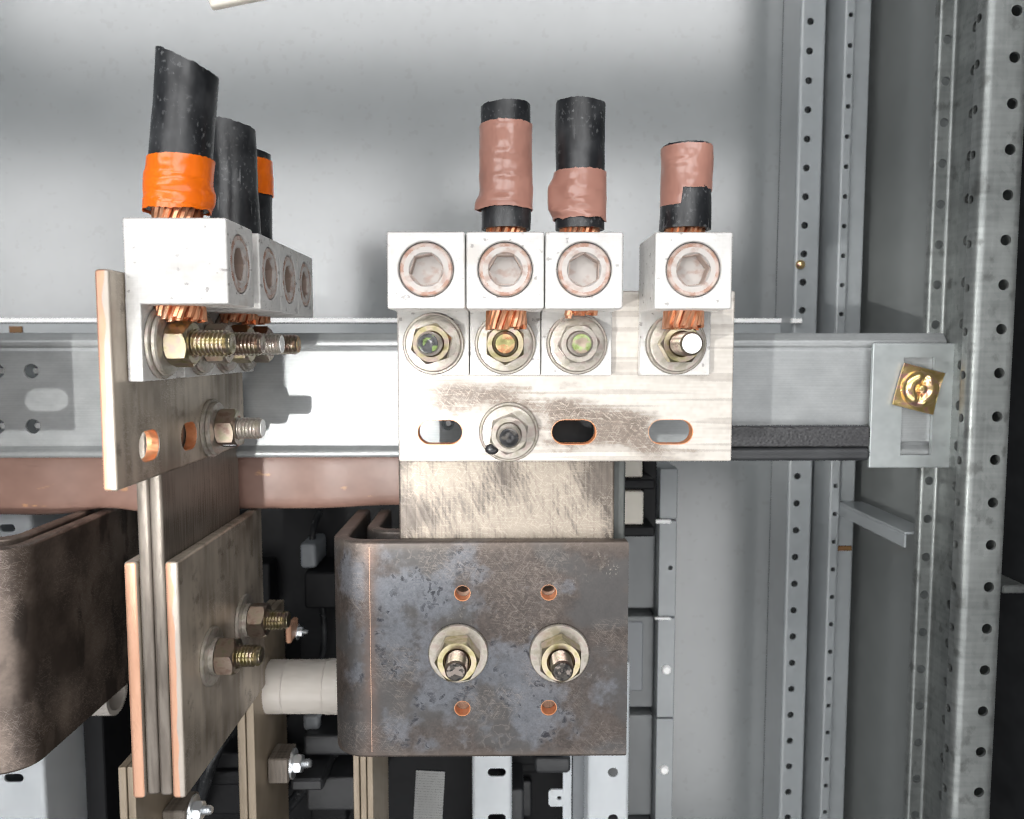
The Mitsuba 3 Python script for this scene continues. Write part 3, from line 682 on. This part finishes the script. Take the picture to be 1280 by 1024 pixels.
# ------------------------------------------------------------------ cables
def sleeve(base, lean, z0, z1, r0, r1=None, nz=40, nth=48, ragged=0.0, slant=(0, 0), bumps=(), thick=.0022, seed=0, wob=.00011, rag_bot=0.0, step=None, spiral=False):
    "thin-walled tube round a leaning axis, with uneven wall and cut rims"
    g = np.random.default_rng(seed); r1 = r1 or r0
    th = np.linspace(0, 2 * np.pi, nth, endpoint=False)
    top = ragged * (g.random(nth) ** 3) + slant[0] * np.cos(th) + slant[1] * np.sin(th); bot = rag_bot * (np.convolve(np.r_[g.random(nth + 4)], np.ones(5) / 5, 'valid') - .5)
    if step: bot = bot + step[2] * ((np.abs(np.angle(np.exp(1j * (th - step[0])))) < step[1]))
    ph = g.random(6) * 6.28
    rows = []
    for i in range(nz + 1):
        s = i / nz; z = z0 + (z1 - z0) * s
        zz = z + top * s ** 3 + bot * (1 - s) ** 5
        r = r0 + (r1 - r0) * s + wob * (np.sin(3 * th + ph[0] + z * 160) + np.sin(2 * th + ph[1] - z * 90) + .6 * np.sin(5 * th + ph[2] + z * 400))
        if spiral: r = r + .00035 * ((((z - z0) / .013 + th / (2 * np.pi)) % 1.0))
        for (bt, bz, bw, bh, amp) in bumps:
            dth = np.angle(np.exp(1j * (th - bt)))
            r = r + amp * np.exp(-(dth / bw) ** 2) * np.exp(-((z - bz) / bh) ** 4)
        cx, cy = base[0] + lean[0] * (zz - z0), base[1] + lean[1] * (zz - z0)
        rows.append(np.c_[cx + r * np.cos(th), cy + r * np.sin(th), zz])
    outer = np.array(rows); 
    axis = np.stack([base[0] + lean[0] * (outer[..., 2] - z0), base[1] + lean[1] * (outer[..., 2] - z0), outer[..., 2]], -1)
    d = outer - axis; inner = axis + d * (1 - thick / np.linalg.norm(d, axis=-1, keepdims=True))
    L = [*outer, *inner[::-1]]; n = nth; V = np.vstack(L); F = []
    for i in range(len(L)):
        i2 = (i + 1) % len(L)
        for j in range(n):
            q = (j + 1) % n
            F += [(i * n + j, i * n + q, i2 * n + q), (i * n + j, i2 * n + q, i2 * n + j)]
    return trimesh.Trimesh(V, np.array(F), process=False)

def strands(base, z0, z1, R=.0112, seed=0, lay=.09, uneven=.003, keep=1.0):
    g = np.random.default_rng(seed); parts = []
    for rad, n, w in ((R - .0017, 17, .00185), (R - .0052, 11, .00185), (R - .0085, 5, .0018)):
        for i in range(n):
            a0 = 2 * math.pi * i / n + g.normal() * .05
            zb = z0 - (uneven * (g.random() - .3))
            if keep < 1 and g.random() > keep: zb = LZ[2] + .001
            zz = np.linspace(zb, z1, 14)
            a = a0 + (zz - z1) / lay * 2 * math.pi * .5
            fr = 1 + .04 * np.clip((LZ[2] - zz) / .006, 0, 1)
            c = np.c_[base[0] + rad * fr * np.cos(a), base[1] + rad * fr * np.sin(a), zz]
            m = 7; t = np.linspace(0, 2 * np.pi, m, endpoint=False)
            V = np.vstack([p + np.c_[w * np.cos(t), w * np.sin(t), np.zeros(m)] for p in c]); F = []
            for k_ in range(len(c) - 1):
                for j in range(m):
                    q = (j + 1) % m; F += [(k_ * m + j, k_ * m + q, (k_ + 1) * m + q), (k_ * m + j, (k_ + 1) * m + q, (k_ + 1) * m + j)]
            V = np.vstack([V, c[0], c[-1]]); e = len(V) - 2; o = (len(c) - 1) * m
            for j in range(m): q = (j + 1) % m; F += [(e, q, j), (e + 1, o + j, o + q)]
            parts.append(trimesh.Trimesh(V, np.array(F), process=False))
    return trimesh.util.concatenate(parts)

def cable(label, base, lean, zi, zt, r, seed, tapes, low=-.0085, slant=(0, 0), keep=1.0, top_bumps=(), flare=0.0, R=.0112):
    k = thing('cable_stub', label, 'cable')
    part(k, 'insulation', sleeve(base, lean, zi, zt, r + flare, r, 44, 56, .0008, slant, top_bumps, .0026, seed), 'black_rubber', 50)
    for (z0, z1, m, bumps, rb, l, *st) in tapes:
        b = (base[0] + lean[0] * (z0 - zi), base[1] + lean[1] * (z0 - zi))
        part(k, 'tape', sleeve(b, lean, z0, z1, r + .0010, r + .0008, 36, 96, .0006, (0, 0), bumps, .0005, seed + 5, .00012, rb, None, True), m, 60, label=l) if not st else part(k, 'tape', sleeve(b, lean, z0, z1, r + .0010, r + .0008, 36, 96, .0006, (0, 0), bumps, .0005, seed + 5, .00018, rb, st[0]), m, 60, label=l)
    s = part(k, 'strands', strands(base, LZ[2] + low, zi + .002, R, seed, keep=keep), 'copper_wire', 40)
    labels[s] = {'kind': 'stuff', 'label': 'bare twisted copper strands'}
    return k
P = math.pi
ZI = LZ[3] + .0044
YCB = YP - .0255
cable('black cable stub wrapped in tan tape almost to its top', (.0012, YCB), (-.002, 0), ZI, at(632, 134, YCB)[2], .0136, 1,
      [(at(632, 263, YCB)[2], at(632, 158, YCB)[2], 'tape_tan', [(P + .1, .0745, .42, .008, .0026), (P * 1.25, .081, .3, .004, .0012), (P * 1.5, .079, .5, .0025, .0010), (P * 1.7, .092, .6, .0012, .0007)], .002, 'tan tape with a loose lump at lower left')], slant=(.0006, 0))
cable('black cable stub with crumpled tan tape on its lower half only', (.0420, YCB), (.0, 0), ZI, at(724, 131, YCB)[2], .0135, 2,
      [(at(724, 281, YCB)[2] + .002, at(724, 217, YCB)[2], 'tape_tan', [(P + .05, .083, .40, .009, .0034), (P * 1.35, .085, .25, .004, .0016), (P * 1.5, .078, .3, .0025, .0014), (P * 1.2, .074, .4, .0016, .0012), (P * 1.6, .071, .3, .002, .001)], .003, 'crumpled tan tape')], low=-.0020, keep=.4, slant=(-.0004, .0))
cable('shortest front cable stub, tan tape round its top, on the separate lug', (.1005, YCB), (.012, 0), ZI, at(858, 184, YCB)[2], .0133, 3,
      [(at(857, 240, YCB)[2], at(857, 186, YCB)[2], 'tape_tan', [(P * 1.3, .100, .4, .002, .0008)], .0012, 'tan tape, stepped along its lower edge', (P * 1.0, 1.20, -.0085))], flare=.0010)
XC = -.1595
cable('tall leaning black cable stub with orange tape at its foot', (-.1604, LY[0]), (.105, 0), ZI + .0022, .1370, .0146, 4,
      [(ZI + .0012, .0915, 'tape_orange', [(P, .0795, .5, .006, .0010), (0.2, .073, .5, .004, .0014), (P * 1.5, .078, .8, .003, .0010), (P * 1.3, .072, .3, .0015, .0008)], .003, 'glossy orange tape')], slant=(-.0062, 0), low=-.0060, R=.0118)
cable('plain black cable stub between the two orange taped ones', (-.1618, LY[2]), (-.02, 0), ZI - .0012, .1330, .0140, 6, [], slant=(-.0028, 0), flare=.0005, low=-.004)
cable('black cable stub with an orange band near its top, hindmost on the left', (-.1655, LY[3]), (.0, 0), ZI - .0012, .1275, .0140, 8,
      [(.0985, .1205, 'tape_orange', [], .0008, 'orange tape band')], slant=(-.0026, 0), low=-.004)

# ------------------------------------------------------------------ lower background
def tube_x(r, x0, x1, y, z, n=48): return cyl_x(r, x0, x1, y, z, n)
k = thing('insulator_tube', 'white plastic insulating tube with ring seams, crossing behind the busbars', 'tube')
YT = .600; zc = at(370, 858, YT)[2]; R0 = .0204
def ring_tube(x0, x1, r): return tm(lathe([(r - .004, 0), (r - .0005, 0), (r, .0005), (r, x1 - x0 - .0005), (r - .0005, x1 - x0), (r - .004, x1 - x0)], 64).rotate([0, 90, 0]).translate([x0, YT, zc]))
xs = [-.215, at(359, 858, YT)[0], at(409, 858, YT)[0], -.110]
part(k, 'tube_section', ring_tube(xs[0], xs[1] - .0001, R0), 'white_plastic', 35)
part(k, 'tube_section', ring_tube(xs[1], xs[2] - .0001, R0), 'white_plastic', 35)
part(k, 'collar', ring_tube(xs[2], xs[3], R0 + .0006), 'white_plastic', 35)

def riser(label, px0, px1, py, Y, Yb, ztop, layers, m='bronze_plate'):
    a, b = at(px0, py, Y)[0], at(px1, py, Y)[0]; k = thing('riser_bar', label, 'busbar')
    t = (b - a) / layers
    for i in range(layers):
        part(k, 'layer', tm(rbox(a + i * t + .0002, a + (i + 1) * t - .0002, Y + .0004 * (i % 2), Yb, -.75, ztop, .0008, True)), 'riser_tin')
    return k, b
mat('riser_tin', lambda p, n, uv: mix(mix((.20, .16, .115), (.40, .33, .25), fbm(p.x * 200, p.y * 60, p.z * 24, 4)), (.14, .11, .09), smoothstep(.55, .75, fbm(p.x * 30, p.y * 30, p.z * 14 + 4, 4)) * .7), 0.42, 0.4)
k1, xr1 = riser('laminated bronze riser bar under the mottled bent busbar', 441, 467, 980, .50, .566, -.256, 3)
k2, xr2 = riser('double bronze riser bar behind the clamp plate, left of the insulator tube', 297, 319, 950, .560, .645, -.21, 2)
k3, xr3 = riser('bronze riser bar below the left clamp plates, beside the grey rail', 146, 168, 950, .475, .56, -.262, 2)

def zinc_bolt(label, x, y, z, s=1.0):
    k = thing('small_bolt', label, 'bolt'); w = T().translate([x, y, z]).rotate([0, 1, 0], 90).scale(s)
    part(k, 'washer', ZW, 'zinc_white', to_world=w); part(k, 'nut', ZN, 'zinc_white', to_world=w.translate([0, 0, .0016])); part(k, 'threaded_end', ZS, 'zinc_white', to_world=w)
ZW = mikit.ply(tm(lathe([(.0035, 0), (.0115, 0), (.0115, .0016), (.0035, .0016)], 32)), smooth=30)
ZN = mikit.ply(mesh_nut(.0130, .0065, .0034), smooth=20); ZS = mikit.ply(mesh_thread(.015, .0036, .0012), smooth=30)
# a tinned link with a bolt, on the double riser
k = thing('link_bar', 'short tinned link bar with a bolt at its end, right of the double riser', 'bar')
c = at(362, 952, .60); part(k, 'bar', tm(rbox(xr2 + .001, c[0] + .003, .585, .61, c[2] - .010, c[2] + .010, .001)), 'worn_bar_side')
zinc_bolt('white zinc bolt at the end of the tinned link, below the insulator tube', c[0] + .0032, .597, c[2])
c = at(232, 1015, .52)
k = thing('link_bar', 'small tinned link under the bronze clamp plate', 'bar')
part(k, 'bar', tm(rbox(c[0] - .012, c[0] + .004, .51, .535, c[2] - .03, c[2] + .0065, .001)), 'worn_bar_side')
zinc_bolt('white zinc bolt under the bronze clamp plate', c[0] + .0042, .522, c[2], .9)
c = at(361, 792, .60); k = thing('link_bar', 'small copper link end in the dark behind the clamp plate', 'bar')
part(k, 'bar', tm(rbox(c[0] - .0022, c[0] + .0022, .598, .62, c[2] - .0075, c[2] + .0065, .001)), 'copper_cut')
c = at(372, 790, .62); zinc_bolt('tiny zinc bolt in the dark beside the copper link end', c[0], .62, c[2], .55)
c = at(390, 900, .64); k = thing('cable_clip', 'small pale clip just under the insulator tube', 'clip')
part(k, 'clip', tm(rbox(c[0] - .008, c[0] + .006, .64, .65, c[2] - .010, c[2] + .004, .003, True) + rbox(c[0] + .003, c[0] + .007, .642, .648, c[2], c[2] + .022, .0015)), 'clear_strip')

# black switchgear in the depth
k = thing('switch_block', 'black switchgear block filling the dark depth behind the busbars', 'switchgear')
part(k, 'case', tm(rbox(-.62, .096, .705, .745, -.80, -.115, .004, True)), 'black_plastic')
g = np.random.default_rng(11)
for i in range(26):
    x = -.30 + .37 * g.random(); z_ = -.14 - .38 * g.random(); w_, h_ = .02 + .05 * g.random(), .012 + .05 * g.random(); d_ = .006 + .05 * g.random()
    part(k, 'ridge', tm(rbox(x, x + w_, .705 - d_, .7045, z_ - h_, z_, .0025, True)), 'black_plastic' if g.random() < .75 else 'dark_plastic')
c = at(392, 688, .68); part(k, 'clear_tab', tm(rbox(c[0] - .007, c[0] + .007, .66, .70, c[2] - .011, c[2] + .011, .003, True)), 'clear_strip', label='pale translucent tab in the dark')
for px, py, w_, h_ in ((345, 985, .016, .006), (420, 925, .05, .018), (430, 985, .06, .03), (640, 1000, .02, .03), (690, 950, .03, .014)):
    c = at(px, py, .64); part(k, 'dark_cover', tm(rbox(c[0] - w_ / 2, c[0] + w_ / 2, .63, .70, c[2] - h_ / 2, c[2] + h_ / 2, .003, True)), 'dark_plastic')
c = at(395, 972, .62); part(k, 'arm', tm(rbox(c[0] - .018, c[0] + .008, .61, .66, c[2] - .006, c[2] + .004, .002)), 'dark_plastic')

k = thing('printed_label', 'tilted grey paper label with fine print, low in the dark under the bent busbar', 'label')
c = at(536, 1003, .60); w = T().translate(c.tolist()).rotate([0, 1, 0], 3.5)
V = np.array([[-.0115, 0, -.03], [.0115, 0, -.03], [.0115, 0, .026], [-.0115, 0, .026]]); uv = np.array([[0, 0], [1, 0], [1, 1], [0, 1]], float)
d = mikit.ply((V, np.array([[0, 1, 2], [0, 2, 3]])), uv=uv); d['to_world'] = w; d['bsdf'] = {'type': 'ref', 'id': 'printed_paper'}; scene[k + '__paper'] = d
part(k, 'backing', rbox(-.0117, .0117, .0004, .0020, -.0302, .0262, .0004), 'dark_plastic', to_world=w)

def grey_rail(label, px0, px1, Y, depth, holes, ztop):
    a, b = at(px0, 985, Y)[0], at(px1, 985, Y)[0]; k = thing('perforated_rail', label, 'rail')
    m = path_sheet(fillet([(a + .0008, Y + depth), (a + .0008, Y), (b - .0008, Y), (b - .0008, Y + depth)], .003), .0016, -.75, ztop)
    for (px, py, w_, h_) in holes:
        c = at(px, py, Y)
        m = m - (slot_y(c[0] - w_ / 2, c[0] + w_ / 2, c[2], h_, Y - .01, Y + .01) if w_ > h_ * 1.05 else cyl_y(h_ / 2, c[0], Y - .01, Y + .01, c[2]))
    part(k, 'profile', tm(m), 'grey_rail', 40); return k
grey_rail('light grey rail with oval slots, below the middle of the mottled busbar', 590, 640, .62, .03, [(621, 965, .0150, .0070), (621, 1022, .0150, .0070)], -.255)
grey_rail('light grey rail with round holes, below the right end of the mottled busbar', 734, 786, .62, .03, [(766, 965, .0085, .0080), (766, 1023, .0085, .0080)], -.255)
grey_rail('wide light grey rail with an oval slot, bottom left corner', -30, 57, .60, .062, [(18, 972, .0155, .0070), (10, 660, .012, .006)], -.120)
k = thing('dark_strip', 'dark upright strip just right of the wide grey rail', 'strip')
a, b = at(106, 960, .64)[0], at(131, 960, .64)[0]
part(k, 'strip', tm(rbox(a, b, .64, .70, -.70, -.262, .001)), 'black_plastic')
k = thing('side_terminal', 'pale terminal block in the gap left of the bronze riser bar', 'terminal')
for py0, py1 in ((860, 922), (952, 970), (990, 1030)):
    p0, p1 = at(132, py0, .68), at(147, py1, .68)
    part(k, 'segment', tm(rbox(p0[0], p1[0] + .004, .68, .70, p1[2], p0[2], .001)), 'grey_rail')
k = thing('tab_strip', 'strip of white snap tabs between the two grey rails', 'strip')
p0, p1 = at(704, 900, .64), at(714, 1060, .64)
m = rbox(p0[0], p1[0], .64, .6425, p1[2], -.255, .0004)
for py in (950, 998):
    c = at(699, py, .64); t = rbox(c[0] - .009, p0[0] + .002, .6402, .6423, c[2] - .0075, c[2] + .0075, .002)
    m = m + t; m = m - cyl_y(.0019, c[0], .63, .65, c[2])
part(k, 'tabs', tm(m), 'grey_rail')
p0, p1 = at(716, 900, .645), at(733, 1060, .645)
part(k, 'clear_backing', tm(rbox(p0[0], p1[0], .645, .647, p1[2], -.255, .0004)), 'clear_strip')

# module column right of the bars
def modules():
    seams = [585, 650, 772, 898, 1035, 1160]; Y = .705
    names = ['topmost grey module right of the worn busbar', 'second grey module from the top beside the mottled busbar, with a dark hole', 'third grey module from the top, with a white domed screw', 'fourth grey module from the top, with a white domed screw low on it', 'lowest grey module, cut by the lower edge of the picture']
    for i in range(5):
        k = thing('grey_module', names[i], 'module')
        zt, zb = at(820, seams[i], Y)[2] - .0006, at(820, seams[i + 1], Y)[2] + .0006
        xl, xm, xr = at(700, 800, Y)[0], at(822, 800, Y)[0], at(844, 800, Y)[0]
        m = rbox(xm, xr, Y, .749, zb, zt, .001, True)
        if i == 1:
            h = at(838, 710, Y); m = m - cyl_y(.0022, h[0], Y - .01, Y + .01, h[2])
        part(k, 'margin', tm(m), 'panel_paint')
        part(k, 'front', tm(rbox(xl, xm - .0004, Y + .014, .749, zb + .003, zt - .003, .002, True)), 'module_grey')
        if i in (2, 3):
            h = at(833 if i == 2 else 830, 837 if i == 2 else 962, Y)
            part(k, 'screw', lathe([(0, 0), (.0045, 0), (.0045, .0012), (.0032, .0030), (0, .0038)], 24), 'sliver_and_trim_white', 40, T().translate([h[0], Y, h[2]]).rotate([1, 0, 0], 90), 'white domed screw')
        if i == 2:
            part(k, 'window', tm(rbox(xm - .036, xm - .011, Y + .0125, Y + .0142, zb + .02, zt - .008, .001)), 'clear_strip')
        if i in (1, 2):
            e = at(827, seams[i], Y); part(k, 'bright_lip', tm(rbox(e[0] - .007, e[0] + .008, Y - .004, Y - .0002, e[2] - (.0026 if i == 1 else .001), e[2] + .001, .0005)), 'sliver_and_trim_white')
    k = thing('terminal_block', 'cream and black terminal block at the top of the module column', 'terminal')
    Y = .66
    p0, p1 = at(770, 614, Y), at(804, 656, Y); part(k, 'cream_cell', tm(rbox(p0[0], p1[0], Y, .70, p1[2], p0[2], .001)), 'cream_plastic')
    p0, p1 = at(770, 560, Y), at(803, 597, Y); part(k, 'cream_cell', tm(rbox(p0[0], p1[0], Y, .70, p1[2], p0[2], .001)), 'cream_plastic')
    for (y0, y1, xe) in ((598, 611, 822), (657, 670, 822)):
        p0, p1 = at(770, y0, Y), at(xe - 4, y1, Y); part(k, 'black_bar', tm(rbox(p0[0], p1[0], Y - .004, .704, p1[2], p0[2], .002, True)), 'black_plastic')
    p0, p1 = at(804, 575, .69), at(820, 660, .69); part(k, 'black_spacer', tm(rbox(p0[0], p1[0], .69, .704, p1[2], p0[2], .001)), 'black_plastic')
mat('module_grey', lambda p, n, uv: mix((.13, .14, .145), (.19, .20, .205), fbm(p.x * 40, p.y * 40, p.z * 20, 3)), 0.34)
modules()
k = thing('slot_shade_block', 'dark spacer standing in for the shadow behind the third oval slot of the front plate', 'filler')
part(k, 'block', tm(rbox(.0255, .0590, .512, .545, -.066, -.030, .002, True)), 'dark_plastic')  # dark block added in place of the shadow behind the slot

k = thing('hanging_plate', 'cream plastic edge hanging into the top of the picture', 'plate')
c0, c1 = at(262, 10, .33), at(420, -22, .33)
hw = np.array([(c0[0], .33, c0[2]), (c1[0], .33, c1[2])])
e = c1 - c0; ang = math.degrees(math.atan2(e[2], e[0]))
part(k, 'plate', tm(rbox(0, .14, 0, .004, 0, .05, .0012, True)), 'cream_plastic', to_world=T().translate(c0.tolist()).rotate([0, 1, 0], -ang))

k = thing('insulator_tube', 'short white tube end in the gap under the brown bent busbar at the left', 'tube')
c = at(125, 892, .635)
part(k, 'tube_section', tm(lathe([(.014, 0), (.0174, 0), (.018, .0006), (.018, .045), (.014, .045)], 48).rotate([0, 90, 0]).translate([c[0] - .03, .635, c[2] + .018])), 'white_plastic', 35)

def hose(pts, r, n=40, m=10):
    P = np.array(pts, float); t = np.linspace(0, 1, len(P)); from scipy.interpolate import CubicSpline
    C = CubicSpline(t, P)(np.linspace(0, 1, n)); D = np.gradient(C, axis=0); D /= np.linalg.norm(D, axis=1)[:, None]
    A = np.cross(D, [0.3, 0.2, 0.93]); A /= np.linalg.norm(A, axis=1)[:, None]; B = np.cross(D, A)
    a = np.linspace(0, 2 * np.pi, m, endpoint=False)
    V = (C[:, None] + r * (np.cos(a)[None, :, None] * A[:, None] + np.sin(a)[None, :, None] * B[:, None])).reshape(-1, 3); F = []
    for i in range(n - 1):
        for j in range(m):
            q = (j + 1) % m; F += [(i * m + j, i * m + q, (i + 1) * m + q), (i * m + j, (i + 1) * m + q, (i + 1) * m + j)]
    V = np.vstack([V, C[0], C[-1]]); e = len(V) - 2
    for j in range(m): q = (j + 1) % m; F += [(e, q, j), (e + 1, (n - 1) * m + j, (n - 1) * m + q)]
    t_ = trimesh.Trimesh(V, np.array(F), process=False)
    if t_.volume < 0: t_.invert()
    return t_
HO = [('black control cable curving low behind the bronze clamp plate', [(240, 1040, .66), (262, 960, .64), (288, 915, .65), (330, 905, .68)], .0055),
      ('second black control cable below the insulator tube', [(330, 1040, .67), (380, 985, .655), (425, 935, .66), (470, 915, .69)], .0050),
      ('thin black control cable hanging in the dark gap left of the mottled busbar', [(400, 640, .69), (392, 700, .672), (404, 770, .676), (396, 840, .69)], .0028)]
for l, pts, r in HO:
    k = thing('control_cable', l, 'cable', None)
    part(k, 'sheath', hose([at(*p) for p in pts], r), 'black_rubber', True)
